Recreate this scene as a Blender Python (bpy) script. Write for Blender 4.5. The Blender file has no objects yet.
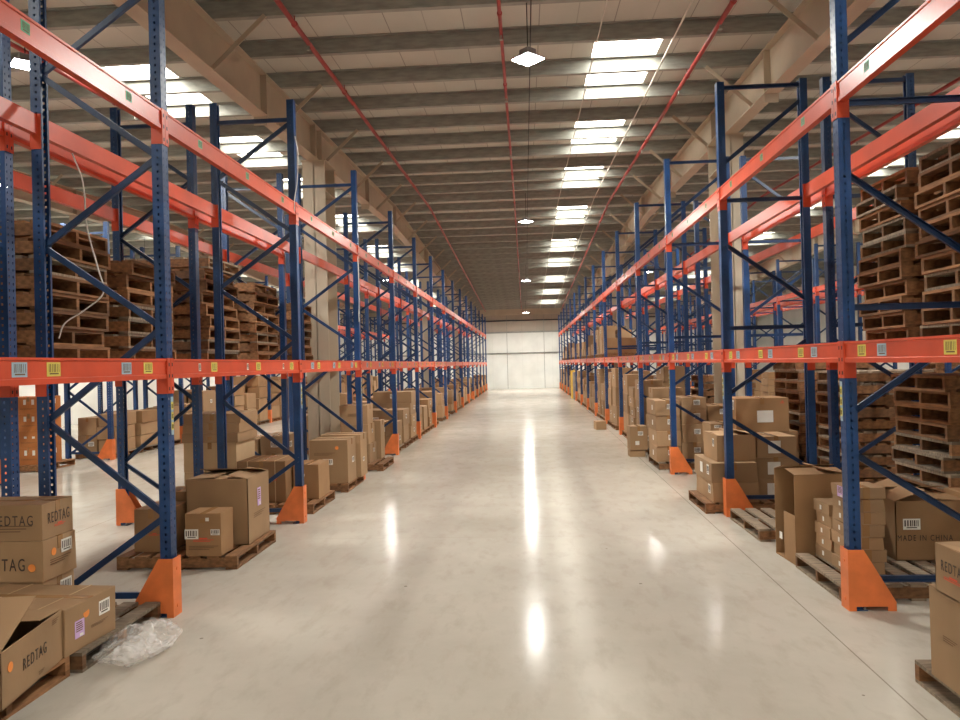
import bpy, bmesh, math, random
from mathutils import Vector, Matrix
C = bpy.context.scene.collection
rnd = random.Random(11)
PI = math.pi

# ------------------------------------------------------------------ materials
def mat(name, col, rough=.5, metal=0, var=.0, scale=4, bump=0, bscale=40, stretch=(1, 1, 1), objvar=0, spec=.5, col2=None, detail=4):
    m = bpy.data.materials.new(name); m.use_nodes = True
    nt = m.node_tree; N = nt.nodes; L = nt.links; b = N['Principled BSDF']
    b.inputs['Base Color'].default_value = (*col, 1); b.inputs['Roughness'].default_value = rough
    b.inputs['Metallic'].default_value = metal; b.inputs['Specular IOR Level'].default_value = spec
    tc = N.new('ShaderNodeTexCoord'); mp = N.new('ShaderNodeMapping'); mp.inputs['Scale'].default_value = stretch
    L.new(tc.outputs['Object'], mp.inputs[0])
    if var or col2:
        n = N.new('ShaderNodeTexNoise'); n.inputs['Scale'].default_value = scale; n.inputs['Detail'].default_value = detail
        L.new(mp.outputs[0], n.inputs['Vector'])
        r = N.new('ShaderNodeValToRGB'); r.color_ramp.elements[0].position = .35; r.color_ramp.elements[1].position = .65
        c1 = tuple(c * (1 - var) for c in col); c2 = col2 or tuple(min(1, c * (1 + var)) for c in col)
        r.color_ramp.elements[0].color = (*c1, 1); r.color_ramp.elements[1].color = (*c2, 1)
        L.new(n.outputs[0], r.inputs[0]); out = r.outputs[0]
        if objvar:
            oi = N.new('ShaderNodeObjectInfo'); hs = N.new('ShaderNodeHueSaturation'); mr = N.new('ShaderNodeMapRange')
            mr.inputs['To Min'].default_value = 1 - objvar; mr.inputs['To Max'].default_value = 1 + objvar
            L.new(oi.outputs['Random'], mr.inputs[0]); L.new(mr.outputs[0], hs.inputs['Value']); L.new(out, hs.inputs['Color'])
            out = hs.outputs[0]
        L.new(out, b.inputs['Base Color'])
    if bump:
        n2 = N.new('ShaderNodeTexNoise'); n2.inputs['Scale'].default_value = bscale; L.new(mp.outputs[0], n2.inputs['Vector'])
        bp = N.new('ShaderNodeBump'); bp.inputs['Strength'].default_value = bump; bp.inputs['Distance'].default_value = .01
        L.new(n2.outputs[0], bp.inputs['Height']); L.new(bp.outputs[0], b.inputs['Normal'])
    return m

def emis(name, col, s):
    m = bpy.data.materials.new(name); m.use_nodes = True; nt = m.node_tree; nt.nodes.clear()
    e = nt.nodes.new('ShaderNodeEmission'); o = nt.nodes.new('ShaderNodeOutputMaterial')
    e.inputs[0].default_value = (*col, 1); e.inputs[1].default_value = s; nt.links.new(e.outputs[0], o.inputs[0]); return m

def mnode(nt, op, a, b=None, c=None):
    n = nt.nodes.new('ShaderNodeMath'); n.operation = op
    for i, v in enumerate((a, b, c)):
        if v is None: continue
        if isinstance(v, (int, float)): n.inputs[i].default_value = v
        else: nt.links.new(v, n.inputs[i])
    return n.outputs[0]

M = {}
M['blue'] = mat('blue painted steel', (.013, .056, .178), .38, 0, .25, 3, .05, 60, objvar=.15)
M['brace'] = mat('blue painted brace steel', (.011, .040, .118), .35, 0, .25, 5)
M['orange'] = mat('red orange beam paint', (.62, .08, .032), .33, 0, .12, 2.5, .04, 30, objvar=.08)
M['guard'] = mat('orange guard paint', (.76, .195, .055), .42, 0, .12, 6, .05, 30, objvar=.06)
M['galv'] = mat('galvanised steel', (.34, .35, .32), .5, .25, .14, 7, 0, stretch=(.6, 1, 3))
M['beige'] = mat('beige painted steel', (.53, .455, .35), .55, 0, .06, 2)
M['wood'] = mat('weathered pallet wood', (.235, .112, .046), .8, 0, .30, 6, .3, 60, stretch=(3, 1, 6), objvar=.35)
M['woodgrey'] = mat('grey pallet wood', (.235, .18, .125), .85, 0, .30, 6, .3, 60, stretch=(1, 6, 3), objvar=.35)
M['card'] = mat('brown corrugated cardboard', (.36, .225, .118), .75, 0, .07, 3, .12, 18, stretch=(1, 1, .5), objvar=.15)
M['carddark'] = mat('darker kraft cardboard', (.31, .175, .08), .75, 0, .08, 3, .12, 18, objvar=.12)
M['cardlight'] = mat('pale cardboard edge', (.56, .40, .23), .8, 0, .06, 4)
M['cardred'] = mat('orange brown cardboard', (.52, .19, .05), .7, 0, .08, 3, objvar=.1)
M['inner'] = mat('cardboard inside', (.30, .20, .115), .85, 0, .05, 3)
M['tape'] = mat('clear brown packing tape', (.36, .20, .085), .22, 0, .05, 9)
M['white'] = mat('white label paper', (.80, .78, .72), .6, 0, .03, 8)
M['yellow'] = mat('yellow label paper', (.72, .62, .12), .5, 0, .05, 8)
M['paleblue'] = mat('pale blue label paper', (.35, .50, .60), .5, 0, .05, 8)
M['green'] = mat('green label paper', (.10, .42, .22), .5, 0, .05, 8)
M['purple'] = mat('lilac label paper', (.62, .42, .72), .5, 0, .05, 8)
M['sticker'] = mat('orange dot sticker', (.90, .30, .06), .5, 0, .05, 8)
M['ink'] = mat('dark printing ink', (.06, .04, .03), .6, 0, .05, 8)
M['inksoft'] = mat('faded brown printing ink', (.17, .095, .045), .7, 0, .05, 8)
M['redink'] = mat('red printing ink', (.70, .09, .04), .6, 0, .05, 8)
M['pipe'] = mat('red sprinkler pipe paint', (.36, .04, .035), .4, 0, .15, 5)
M['conduit'] = mat('white conduit plastic', (.7, .68, .62), .5, 0, .05, 5)
M['dark'] = mat('dark steel', (.03, .03, .035), .5, .3, .1, 5)
M['lampbody'] = mat('grey lamp housing', (.35, .36, .38), .4, .4, .05, 5)
M['lampglow'] = emis('lamp diffuser glow', (1, .98, .95), 45)
M['sky'] = emis('daylight through rooflight', (1, .95, .84), 15)
M['cable'] = mat('white cable sheath', (.75, .73, .68), .5, 0, .04, 5)
M['wrap'] = mat('stretch wrapped grey goods', (.22, .19, .17), .3, 0, .3, 4, .5, 12)
M['yellowbox'] = mat('yellow carton board', (.82, .52, .06), .6, 0, .06, 4)

def plastic():
    m = bpy.data.materials.new('clear crumpled film'); m.use_nodes = True; nt = m.node_tree; N = nt.nodes; L = nt.links
    b = N['Principled BSDF']; b.inputs['Base Color'].default_value = (.93, .91, .89, 1); b.inputs['Roughness'].default_value = .16
    t = N.new('ShaderNodeBsdfTransparent'); mx = N.new('ShaderNodeMixShader'); o = N['Material Output']
    n = N.new('ShaderNodeTexNoise'); n.inputs['Scale'].default_value = 8; n.inputs['Detail'].default_value = 4
    tc = N.new('ShaderNodeTexCoord'); L.new(tc.outputs['Object'], n.inputs['Vector'])
    mr = N.new('ShaderNodeMapRange'); mr.inputs['From Min'].default_value = .35; mr.inputs['From Max'].default_value = .65
    mr.inputs['To Min'].default_value = .10; mr.inputs['To Max'].default_value = .42
    L.new(n.outputs[0], mr.inputs[0]); L.new(mr.outputs[0], mx.inputs[0])
    L.new(t.outputs[0], mx.inputs[1]); L.new(b.outputs[0], mx.inputs[2]); L.new(mx.outputs[0], o.inputs[0])
    bp = N.new('ShaderNodeBump'); bp.inputs['Strength'].default_value = .45; bp.inputs['Distance'].default_value = .02
    L.new(n.outputs[0], bp.inputs['Height']); L.new(bp.outputs[0], b.inputs['Normal'])
    return m
M['film'] = plastic()

def punched():
    """blue upright steel with rows of dark punched slots"""
    m = mat('blue upright steel with punched slots', (.013, .056, .178), .36, 0, .28, 3, .05, 60, objvar=.12)
    nt = m.node_tree; N = nt.nodes; L = nt.links; b = N['Principled BSDF']
    tc = N.new('ShaderNodeTexCoord'); s = N.new('ShaderNodeSeparateXYZ'); L.new(tc.outputs['Object'], s.inputs[0])
    z = mnode(nt, 'FRACT', mnode(nt, 'DIVIDE', s.outputs[2], .05)); dz = mnode(nt, 'ABSOLUTE', mnode(nt, 'SUBTRACT', z, .5))
    y = mnode(nt, 'ABSOLUTE', s.outputs[1]); dy = mnode(nt, 'ABSOLUTE', mnode(nt, 'SUBTRACT', y, .021))
    hole = mnode(nt, 'MULTIPLY', mnode(nt, 'LESS_THAN', dz, .2), mnode(nt, 'LESS_THAN', dy, .0065))
    # side slots
    x = mnode(nt, 'ABSOLUTE', mnode(nt, 'SUBTRACT', s.outputs[0], .035)); hole2 = mnode(nt, 'MULTIPLY', mnode(nt, 'LESS_THAN', dz, .17), mnode(nt, 'LESS_THAN', x, .008))
    side = mnode(nt, 'MULTIPLY', hole2, mnode(nt, 'GREATER_THAN', y, .035))
    h = mnode(nt, 'MAXIMUM', hole, side)
    t = N.new('ShaderNodeBsdfTransparent'); mx = N.new('ShaderNodeMixShader')
    L.new(h, mx.inputs[0]); L.new(b.outputs[0], mx.inputs[1]); L.new(t.outputs[0], mx.inputs[2])
    L.new(mx.outputs[0], N['Material Output'].inputs[0]); return m
M['post'] = punched()

def floor_mat():
    m = bpy.data.materials.new('polished beige concrete'); m.use_nodes = True; nt = m.node_tree; N = nt.nodes; L = nt.links; b = N['Principled BSDF']
    tc = N.new('ShaderNodeTexCoord'); P = tc.outputs['Object']; s = N.new('ShaderNodeSeparateXYZ'); L.new(P, s.inputs[0])
    n1 = N.new('ShaderNodeTexNoise'); n1.inputs['Scale'].default_value = .7; n1.inputs['Detail'].default_value = 8; n1.inputs['Roughness'].default_value = .65; L.new(P, n1.inputs['Vector'])
    r = N.new('ShaderNodeValToRGB'); e = r.color_ramp.elements; e[0].position = .3; e[1].position = .7
    e[0].color = (.43, .395, .335, 1); e[1].color = (.53, .495, .43, 1); L.new(n1.outputs[0], r.inputs[0])
    # scuff marks
    mp = N.new('ShaderNodeMapping'); mp.inputs['Scale'].default_value = (1.3, .5, 1); mp.inputs['Rotation'].default_value = (0, 0, .5); L.new(P, mp.inputs[0])
    n2 = N.new('ShaderNodeTexNoise'); n2.inputs['Scale'].default_value = 6; n2.inputs['Detail'].default_value = 10; n2.inputs['Roughness'].default_value = .6
    L.new(mp.outputs[0], n2.inputs['Vector'])
    r2 = N.new('ShaderNodeValToRGB'); r2.color_ramp.elements[0].position = .50; r2.color_ramp.elements[1].position = .72; L.new(n2.outputs[0], r2.inputs[0])
    mx = N.new('ShaderNodeMixRGB'); mx.inputs[2].default_value = (.36, .31, .25, 1)
    f = mnode(nt, 'MULTIPLY', r2.outputs[0], .45); L.new(f, mx.inputs[0]); L.new(r.outputs[0], mx.inputs[1])
    # small dark specks
    v = N.new('ShaderNodeTexVoronoi'); v.inputs['Scale'].default_value = 1.6; L.new(P, v.inputs['Vector'])
    spk = mnode(nt, 'MULTIPLY', mnode(nt, 'LESS_THAN', v.outputs['Distance'], .022), .7)
    mx2 = N.new('ShaderNodeMixRGB'); mx2.inputs[2].default_value = (.14, .11, .09, 1); L.new(spk, mx2.inputs[0]); L.new(mx.outputs[0], mx2.inputs[1])
    # sawn joints
    jx = mnode(nt, 'ABSOLUTE', mnode(nt, 'SUBTRACT', s.outputs[0], mnode(nt, 'MULTIPLY_ADD', s.outputs[1], .012, 1.79)))
    j1 = mnode(nt, 'LESS_THAN', jx, .0045)
    jx2 = mnode(nt, 'ABSOLUTE', mnode(nt, 'ADD', s.outputs[0], 4.9)); j2 = mnode(nt, 'LESS_THAN', jx2, .004)
    ym = mnode(nt, 'ABSOLUTE', mnode(nt, 'SUBTRACT', mnode(nt, 'MODULO', mnode(nt, 'ADD', s.outputs[1], 40), 6.2), 4.0)); j3 = mnode(nt, 'LESS_THAN', ym, .004)
    j = mnode(nt, 'MULTIPLY', mnode(nt, 'MAXIMUM', j1, mnode(nt, 'MAXIMUM', j2, mnode(nt, 'MULTIPLY', j3, .3))), .65)
    mx3 = N.new('ShaderNodeMixRGB'); mx3.inputs[2].default_value = (.16, .13, .10, 1); L.new(j, mx3.inputs[0]); L.new(mx2.outputs[0], mx3.inputs[1])
    L.new(mx3.outputs[0], b.inputs['Base Color'])
    n3 = N.new('ShaderNodeTexNoise'); n3.inputs['Scale'].default_value = 2.2; n3.inputs['Detail'].default_value = 6; L.new(P, n3.inputs['Vector'])
    mr = N.new('ShaderNodeMapRange'); mr.inputs['From Min'].default_value = .3; mr.inputs['From Max'].default_value = .7
    mr.inputs['To Min'].default_value = .12; mr.inputs['To Max'].default_value = .19; L.new(n3.outputs[0], mr.inputs[0]); L.new(mr.outputs[0], b.inputs['Roughness'])
    b.inputs['Specular IOR Level'].default_value = .03
    n4 = N.new('ShaderNodeTexNoise'); n4.inputs['Scale'].default_value = 3.0; n4.inputs['Detail'].default_value = 3; L.new(P, n4.inputs['Vector'])
    bp = N.new('ShaderNodeBump'); bp.inputs['Strength'].default_value = .01; bp.inputs['Distance'].default_value = .01; L.new(n4.outputs[0], bp.inputs['Height']); L.new(bp.outputs[0], b.inputs['Normal'])
    return m

def panel_mat(name, col, axis, pitch, wide, dark=.45, rough=.6):
    m = mat(name, col, rough, 0, .05, 1.2)
    nt = m.node_tree; N = nt.nodes; L = nt.links; b = N['Principled BSDF']
    src = b.inputs['Base Color'].links[0].from_socket
    tc = N.new('ShaderNodeTexCoord'); s = N.new('ShaderNodeSeparateXYZ'); L.new(tc.outputs['Object'], s.inputs[0])
    fr = mnode(nt, 'MODULO', mnode(nt, 'ADD', s.outputs[axis], 60.21), pitch); l = mnode(nt, 'LESS_THAN', fr, wide)
    fr2 = mnode(nt, 'MODULO', mnode(nt, 'ADD', s.outputs[axis], 60.21), pitch * 2); l2 = mnode(nt, 'LESS_THAN', fr2, wide)
    f = mnode(nt, 'ADD', mnode(nt, 'MULTIPLY', l, .35), mnode(nt, 'MULTIPLY', l2, .3))
    mx = N.new('ShaderNodeMixRGB'); mx.inputs[2].default_value = (col[0] * dark * .5, col[1] * dark * .5, col[2] * dark * .5, 1)
    L.new(f, mx.inputs[0]); L.new(src, mx.inputs[1]); L.new(mx.outputs[0], b.inputs['Base Color']); return m
M['floor'] = floor_mat()
M['roof'] = panel_mat('pale roof liner panel', (.59, .595, .535), 0, .48, .012)
M['wall'] = panel_mat('white wall panel', (.82, .84, .80), 0, 1.0, .008, 1.3)
M['wallupper'] = panel_mat('beige upper wall panel', (.46, .40, .33), 0, 1.0, .01, .8)

# ------------------------------------------------------------------ mesh helpers
class MB:
    def __init__(s): s.v = []; s.f = []; s.m = []
    def add(s, vs, fs, mi=0):
        n = len(s.v); s.v += [tuple(v) for v in vs]; s.f += [tuple(i + n for i in f) for f in fs]; s.m += [mi] * len(fs); return s
    def box(s, x0, x1, y0, y1, z0, z1, mi=0, mtx=None):
        vs = [Vector(p) for p in ((x0, y0, z0), (x1, y0, z0), (x1, y1, z0), (x0, y1, z0), (x0, y0, z1), (x1, y0, z1), (x1, y1, z1), (x0, y1, z1))]
        if mtx: vs = [mtx @ v for v in vs]
        return s.add(vs, [(0, 3, 2, 1), (4, 5, 6, 7), (0, 1, 5, 4), (1, 2, 6, 5), (2, 3, 7, 6), (3, 0, 4, 7)], mi)
    def bar(s, a, b, w, h, mi=0, up=(0, 0, 1)):
        a, b = Vector(a), Vector(b); d = (b - a).normalized(); u = Vector(up)
        sd = d.cross(u).normalized(); u = sd.cross(d)
        vs = [p + sd * (w / 2 * i) + u * (h / 2 * j) for p in (a, b) for i, j in ((-1, -1), (1, -1), (1, 1), (-1, 1))]
        return s.add(vs, [(0, 3, 2, 1), (4, 5, 6, 7), (0, 1, 5, 4), (1, 2, 6, 5), (2, 3, 7, 6), (3, 0, 4, 7)], mi)
    def cbrace(s, a, b, w, mi=0):
        """open channel brace in the plane x-z: web plus two lips"""
        a, b = Vector(a), Vector(b); d = (b - a).normalized(); y = Vector((0, 1, 0)); n = d.cross(y).normalized()
        def slab(o, hw, ht, ydep, yo):
            vs = [p + n * (o + hw * i) + y * (yo + ydep * j) for p in (a, b) for i, j in ((-1, -1), (1, -1), (1, 1), (-1, 1))]
            s.add(vs, [(0, 3, 2, 1), (4, 5, 6, 7), (0, 1, 5, 4), (1, 2, 6, 5), (2, 3, 7, 6), (3, 0, 4, 7)], mi)
        slab(0, w / 2, 0, .0015, .012); slab(-w / 2, .0015, 0, .012, 0); slab(w / 2, .0015, 0, .012, 0); return s
    def prism(s, poly, axis, a, b, mi=0):
        """extrude polygon (list of 2D) along axis 0/1/2 from a to b"""
        def P(p, t):
            if axis == 1: return (p[0], t, p[1])
            if axis == 0: return (t, p[0], p[1])
            return (p[0], p[1], t)
        n = len(poly); vs = [P(p, a) for p in poly] + [P(p, b) for p in poly]
        fs = [tuple(range(n)), tuple(range(2 * n - 1, n - 1, -1))] + [(i, i + n, (i + 1) % n + n, (i + 1) % n) for i in range(n)]
        return s.add(vs, fs, mi)
    def tube(s, a, b, r, mi=0, n=10):
        a, b = Vector(a), Vector(b); d = (b - a).normalized(); u = Vector((0, 0, 1)) if abs(d.z) < .9 else Vector((1, 0, 0))
        p = d.cross(u).normalized(); q = d.cross(p)
        vs = [c + p * (r * math.cos(2 * PI * i / n)) + q * (r * math.sin(2 * PI * i / n)) for c in (a, b) for i in range(n)]
        return s.add(vs, [tuple(range(n - 1, -1, -1)), tuple(range(n, 2 * n))] + [(i, (i + 1) % n, (i + 1) % n + n, i + n) for i in range(n)], mi)
    def mesh(s, name, mats, bevel=0):
        me = bpy.data.meshes.new(name); me.from_pydata(s.v, [], s.f)
        for m in (mats if isinstance(mats, (list, tuple)) else [mats]): me.materials.append(m)
        me.polygons.foreach_set('material_index', s.m)
        bm = bmesh.new(); bm.from_mesh(me); bmesh.ops.recalc_face_normals(bm, faces=bm.faces)
        if bevel: bmesh.ops.bevel(bm, geom=bm.edges[:], offset=bevel, segments=2, affect='EDGES', profile=.6)
        bm.to_mesh(me); bm.free(); me.update(); return me
    def merge(s, other, mtx, mimap=0):
        n = len(s.v); s.v += [tuple(mtx @ Vector(v)) for v in other.v]; s.f += [tuple(i + n for i in f) for f in other.f]; s.m += [mimap + k for k in other.m]

def obj(name, me, parent=None, mtx=None, **props):
    o = bpy.data.objects.new(name, me); C.objects.link(o)
    if parent: o.parent = parent
    if mtx is not None: o.matrix_local = mtx
    for k, v in props.items(): o[k] = v
    return o
def tag(o, label, cat, group=None, kind=None):
    o['label'] = label; o['category'] = cat
    if group: o['group'] = group
    if kind: o['kind'] = kind
    return o
T = Matrix.Translation
def RZ(a): return Matrix.Rotation(a, 4, 'Z')
def struct(name, mb, m, label=None, cat=None):
    o = obj(name, mb.mesh(name, m), kind='structure')
    if label: o['label'] = label; o['category'] = cat or name.split('_')[0]
    return o
ORD = ['nearest', 'second', 'third', 'fourth', 'fifth', 'sixth', 'seventh', 'eighth', 'ninth', 'tenth', 'eleventh', 'twelfth', 'thirteenth', 'fourteenth', 'fifteenth', 'sixteenth', 'seventeenth', 'eighteenth', 'nineteenth', 'twentieth']
def od(i): return ORD[i] if i < len(ORD) else 'very last'

# ------------------------------------------------------------------ numbers of the place
BAY = 3.0626
YL, YR = 5.137, 5.216
L1, L2, HT = 1.808, 3.565, 4.714
DEP = .955
XWL, XWR, YB, YF = -15.2, 15.2, -14.0, 50.0
H0, SL, YRIDGE = 5.523, .034, 20.9
def roofz(y):                         # underside of the purlins
    return H0 + SL * y if y < YRIDGE else H0 + 2 * SL * YRIDGE - SL * y
PUR = .2
PURY = [8.478 + 1.2 * i for i in range(-18, 35)]

# ------------------------------------------------------------------ shell
struct('floor', MB().box(XWL, XWR, YB, YF, -.1, 0), M['floor'], 'polished beige concrete floor running down the aisle', 'floor')
SKX = [(-12.45, -11.6), (-5.95, -5.05), (1.05, 1.97), (8.15, 9.1)]
SKS = [-12, -7.2, -2.4, 1.2, 9.68, 13.28, 17.0, 21.6, 26.0, 30.4, 34.8, 39.4, 44.0]
SKS = [min(PURY, key=lambda p: abs(p - s)) for s in SKS]
SKR = [(y0 + .02, y0 + 2.4) for y0 in SKS]
cb = MB()
ys = sorted(set([YB, YF, YRIDGE] + [v for r_ in SKR for v in r_])); xs = sorted([XWL, XWR] + [v for r_ in SKX for v in r_])
for i in range(len(ys) - 1):
    ya, yb = ys[i], ys[i + 1]; inrow = any(a - .001 <= ya and yb <= b + .001 for a, b in SKR)
    for j in range(len(xs) - 1):
        if inrow and any(abs(xs[j] - a) < .001 for a, b in SKX): continue
        za, zb = roofz(ya) + PUR, roofz(yb) + PUR
        cb.add([(xs[j], ya, za), (xs[j + 1], ya, za), (xs[j + 1], yb, zb), (xs[j], yb, zb), (xs[j], ya, za + .1), (xs[j + 1], ya, za + .1), (xs[j + 1], yb, zb + .1), (xs[j], yb, zb + .1)],
               [(0, 3, 2, 1), (4, 5, 6, 7), (0, 1, 5, 4), (1, 2, 6, 5), (2, 3, 7, 6), (3, 0, 4, 7)])
struct('ceiling', cb, M['roof'], 'pale sheeted warehouse roof with dark panel seams', 'ceiling')
wn = 0
for y0, y1 in SKR:
    for x0, x1 in SKX:
        wn += 1; za, zb = roofz(y0) + PUR + .06, roofz(y1) + PUR + .06
        b_ = MB().add([(x0, y0, za), (x1, y0, za), (x1, y1, zb), (x0, y1, zb), (x0, y0, za + .01), (x1, y0, za + .01), (x1, y1, zb + .01), (x0, y1, zb + .01)],
                 [(0, 3, 2, 1), (4, 5, 6, 7), (0, 1, 5, 4), (1, 2, 6, 5), (2, 3, 7, 6), (3, 0, 4, 7)])
        struct('window_%d' % wn, b_, M['sky'])
ztop = 6.6
wu = roofz(YF) + PUR + .1
struct('wall_far', MB().box(XWL, XWR, YF, YF + .15, -.1, 3.79), M['wall'], 'white panelled far end wall closing the aisle', 'wall')
struct('wall_far_upper', MB().box(XWL, XWR, YF, YF + .15, 3.79, wu), M['wallupper'], 'beige upper band of the far end wall', 'wall')
struct('wall_near', MB().box(XWL, XWR, YB - .15, YB, -.1, roofz(YB) + PUR + .1), M['wall'])
struct('wall_left', MB().box(XWL - .15, XWL, YB, YF, -.1, ztop), M['wall'])
struct('wall_right', MB().box(XWR, XWR + .15, YB, YF, -.1, ztop), M['wall'])
tn = 0
for z, h, k in ((2.36, .09, 'galv'), (3.77, .10, 'galv'), (4.55, .07, 'dark'), (5.03, .10, 'dark')):
    tn += 1; struct('trim_%d' % tn, MB().prism([(YF - .07, z - h / 2), (YF - .0, z - h / 2), (YF, z + h / 2), (YF - .07, z + h / 2), (YF - .07, z + h / 2 - .015), (YF - .02, z + h / 2 - .015), (YF - .02, z - h / 2 + .015), (YF - .07, z - h / 2 + .015)], 0, XWL, XWR), M[k])
for x in (-1.22, 1.25, -8, 8):
    tn += 1; struct('trim_%d' % tn, MB().box(x - .014, x + .014, YF - .03, YF, 0, 5.0), M['galv'])
tn += 1; struct('trim_%d' % tn, MB().box(XWL, XWR, YF - .25, YF, roofz(YF) - .32, roofz(YF) + PUR), M['beige'])

# purlins: cold rolled Z sections running across the hall
zmb = MB().prism([(-.004, 0), (-.004, .2), (-.07, .2), (-.07, .186), (-.066, .196), (.0, .196), (.0, .004), (.066, .004), (.066, .016), (.07, .016), (.07, 0)], 0, XWL, XWR)
zmesh = zmb.mesh('purlin', M['galv'])
for i, y in enumerate(PURY):
    if y > YF - .3 or y < YB + .2: continue
    obj('roof_purlin', zmesh, None, T((0, y, roofz(y))), kind='structure')
# longitudinal portal rafters and columns
XG = (-3.64, 3.40)
for gx in XG + (-10.7, 10.5):
    g = MB(); D_ = .60
    seg = [YB, YRIDGE, YF]
    for a, b in ((YB, YRIDGE), (YRIDGE, YF)):
        za, zb = roofz(a), roofz(b)
        for x0, x1, o0, o1 in ((-.1, .1, -.015, 0), (-.1, .1, -D_, -D_ + .015), (-.006, .006, -D_, 0)):
            g.add([(gx + x0, a, za + o0), (gx + x1, a, za + o0), (gx + x1, b, zb + o0), (gx + x0, b, zb + o0), (gx + x0, a, za + o1), (gx + x1, a, za + o1), (gx + x1, b, zb + o1), (gx + x0, b, zb + o1)],
                  [(0, 3, 2, 1), (4, 5, 6, 7), (0, 1, 5, 4), (1, 2, 6, 5), (2, 3, 7, 6), (3, 0, 4, 7)])
    for y in (-4, 3, 10.3, 12.75, 13.15, 17.2, 20.9, 24.3, 27.3, 27.8, 34, 40.8):
        g.box(gx - .095, gx + .095, y - .008, y + .008, roofz(y) - D_ - .12 * (y in (10.3, 17.2, 24.3, 34)), roofz(y))
    o = struct('roof_rafter', g, M['beige'], 'beige steel rafter under the roof %s' % {XG[0]: 'above the left racks', XG[1]: 'above the right racks'}.get(gx, 'beyond the %s side aisle' % ('left' if gx < 0 else 'right')), 'rafter')
    fb = M['beige']
    for i, y in enumerate(PURY):
        if i % 2 or y < -6 or y > 48: continue
        zr = roofz(y)
        for sd in (-1, 1):
            f_ = MB().bar((gx + sd * .07, y, zr - D_ + .01), (gx + sd * .72, y, zr + .01), .055, .012, up=(0, 1, 0)).bar((gx + sd * .07, y + .02, zr - D_ + .01), (gx + sd * .72, y + .02, zr + .01), .006, .055, up=(0, 1, 0))
            obj('rafter_brace', f_.mesh('rafter_brace', fb), o)
COLS = []
for gx in XG:
    for cy in ((-1.6, 13.25, 27.5, 40.6) if gx < 0 else (-1.6, 12.65, 27.3, 40.6)):
        z1 = roofz(cy) - .60
        c = MB(); w, d = .2, .34
        c.box(gx - w, gx + w, cy - d, cy - d + .018, 0, z1); c.box(gx - w, gx + w, cy + d - .018, cy + d, 0, z1); c.box(gx - .007, gx + .007, cy - d, cy + d, 0, z1)
        c.box(gx - w - .02, gx + w + .02, cy - d - .03, cy + d + .03, z1 - .02, z1 - .001); c.box(gx - w - .03, gx + w + .03, cy - d - .04, cy + d + .04, 0, .025)
        c.box(gx - w, gx + w, cy - d + .02, cy + d - .02, z1 - .55, z1 - .535)
        side = 'left' if gx < 0 else 'right'
        o = struct('steel_column', c, M['beige'], 'beige steel roof column between the two %s racks, %s' % (side, {-1.6: 'behind the camera', 40.6: 'farthest one'}.get(cy, 'the nearer one' if cy < 20 else 'the middle one')), 'column')
        COLS.append((gx, cy))

# ------------------------------------------------------------------ racking
def channel(x0, x1, zt, facing):      # open post, web at the outer face
    b = MB(); t = .004; w = .043
    if facing > 0: b.box(x0, x0 + t, -w, w, 0, zt)
    else: b.box(x1 - t, x1, -w, w, 0, zt)
    b.box(x0, x1, -w, -w + t, 0, zt); b.box(x0, x1, w - t, w, 0, zt)
    xi = x1 if facing > 0 else x0 + t
    b.box(xi - t, xi, -w, -w + .022, 0, zt); b.box(xi - t, xi, w - .022, w, 0, zt)
    return b
PW = .078
post_f = channel(0, PW, HT, 1); post_r = channel(0, PW, HT, -1)
def foot(): return MB().box(-.012, PW + .03, -.056, .056, 0, .008)
gd = MB(); gt = .005
gp = [(-.014, 0), (.03, 0), (.03, .03), (.235, .03), (.235, 0), (.29, 0), (.29, .06), (.085, .41), (-.014, .41)]
for yy in (-.062, .057): gd.prism(gp, 1, yy, yy + gt)
gd.box(-.019, -.014, -.062, .062, 0, .41)
gd.tube((-.024, 0, .07), (-.014, 0, .07), .012); gd.tube((-.024, 0, .33), (-.014, 0, .33), .012)
strip = MB().box(0, .001, -.018, .018, 0, .27, 0)
for i in range(3): strip.box(-.001, 0, -.016, .016, .035 + i * .072, .035 + i * .072 + .055, 1)
for i in range(3):
    for k in range(5): strip.box(-.0016, -.001, -.011 + k * .005, -.009 + k * .005, .045 + i * .072, .075 + i * .072, 2)
def braces(style):
    a, b = PW * .6, DEP - PW * .6; out = []
    if style == 'L':
        nd = [(b, .10), (a, .70), (b, 1.38), (a, 2.03), (b, 2.63), (a, 3.24), (b, 3.86), (a, 4.47)]
        for p, q in zip(nd, nd[1:]): out.append(('diagonal_brace', (p[0], 0, p[1]), (q[0], 0, q[1])))
        hz = (.14, 4.50)
    else:
        for p, q in (((b, .50), (a, 1.06)), ((a, 1.32), (b, 1.90)), ((b, 2.33), (a, 2.96)), ((a, 3.82), (b, 4.50))): out.append(('diagonal_brace', (p[0], 0, p[1]), (q[0], 0, q[1])))
        hz = (.20, 2.04, 3.43, 4.66)
    for z in hz: out.append(('horizontal_brace', (a, 0, z), (b, 0, z)))
    return out
FR = {}
for st in 'LR':
    parts = [('upright_post', post_f, 'post', Matrix()), ('upright_post', post_r, 'post', T((DEP - PW, 0, 0))), ('foot_plate', foot(), 'brace', Matrix()), ('foot_plate', foot(), 'brace', T((DEP - PW + .0, 0, 0)))]
    for n, p, q in braces(st):
        parts.append((n, MB().cbrace(p, q, .04), 'brace', Matrix()))
    parts.append(('column_guard', gd, 'guard', Matrix()))
    parts.append(('label_strip', strip, None, T((-.002, .018 if st == 'R' else -.018, 1.27))))
    far = MB(); fm = {'post': 0, 'brace': 1, 'guard': 2, None: 3}
    for n, mb, k, mt in parts:
        if n == 'label_strip': continue
        far.merge(mb, mt, fm[k])
    prt = [(n, mb.mesh(n, M[k] if k else [M['paleblue'], M['yellow'], M['ink']]), mt) for n, mb, k, mt in parts]
    FR[st] = (prt, far.mesh('upright_frame', [M['post'], M['brace'], M['guard']]))

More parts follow.
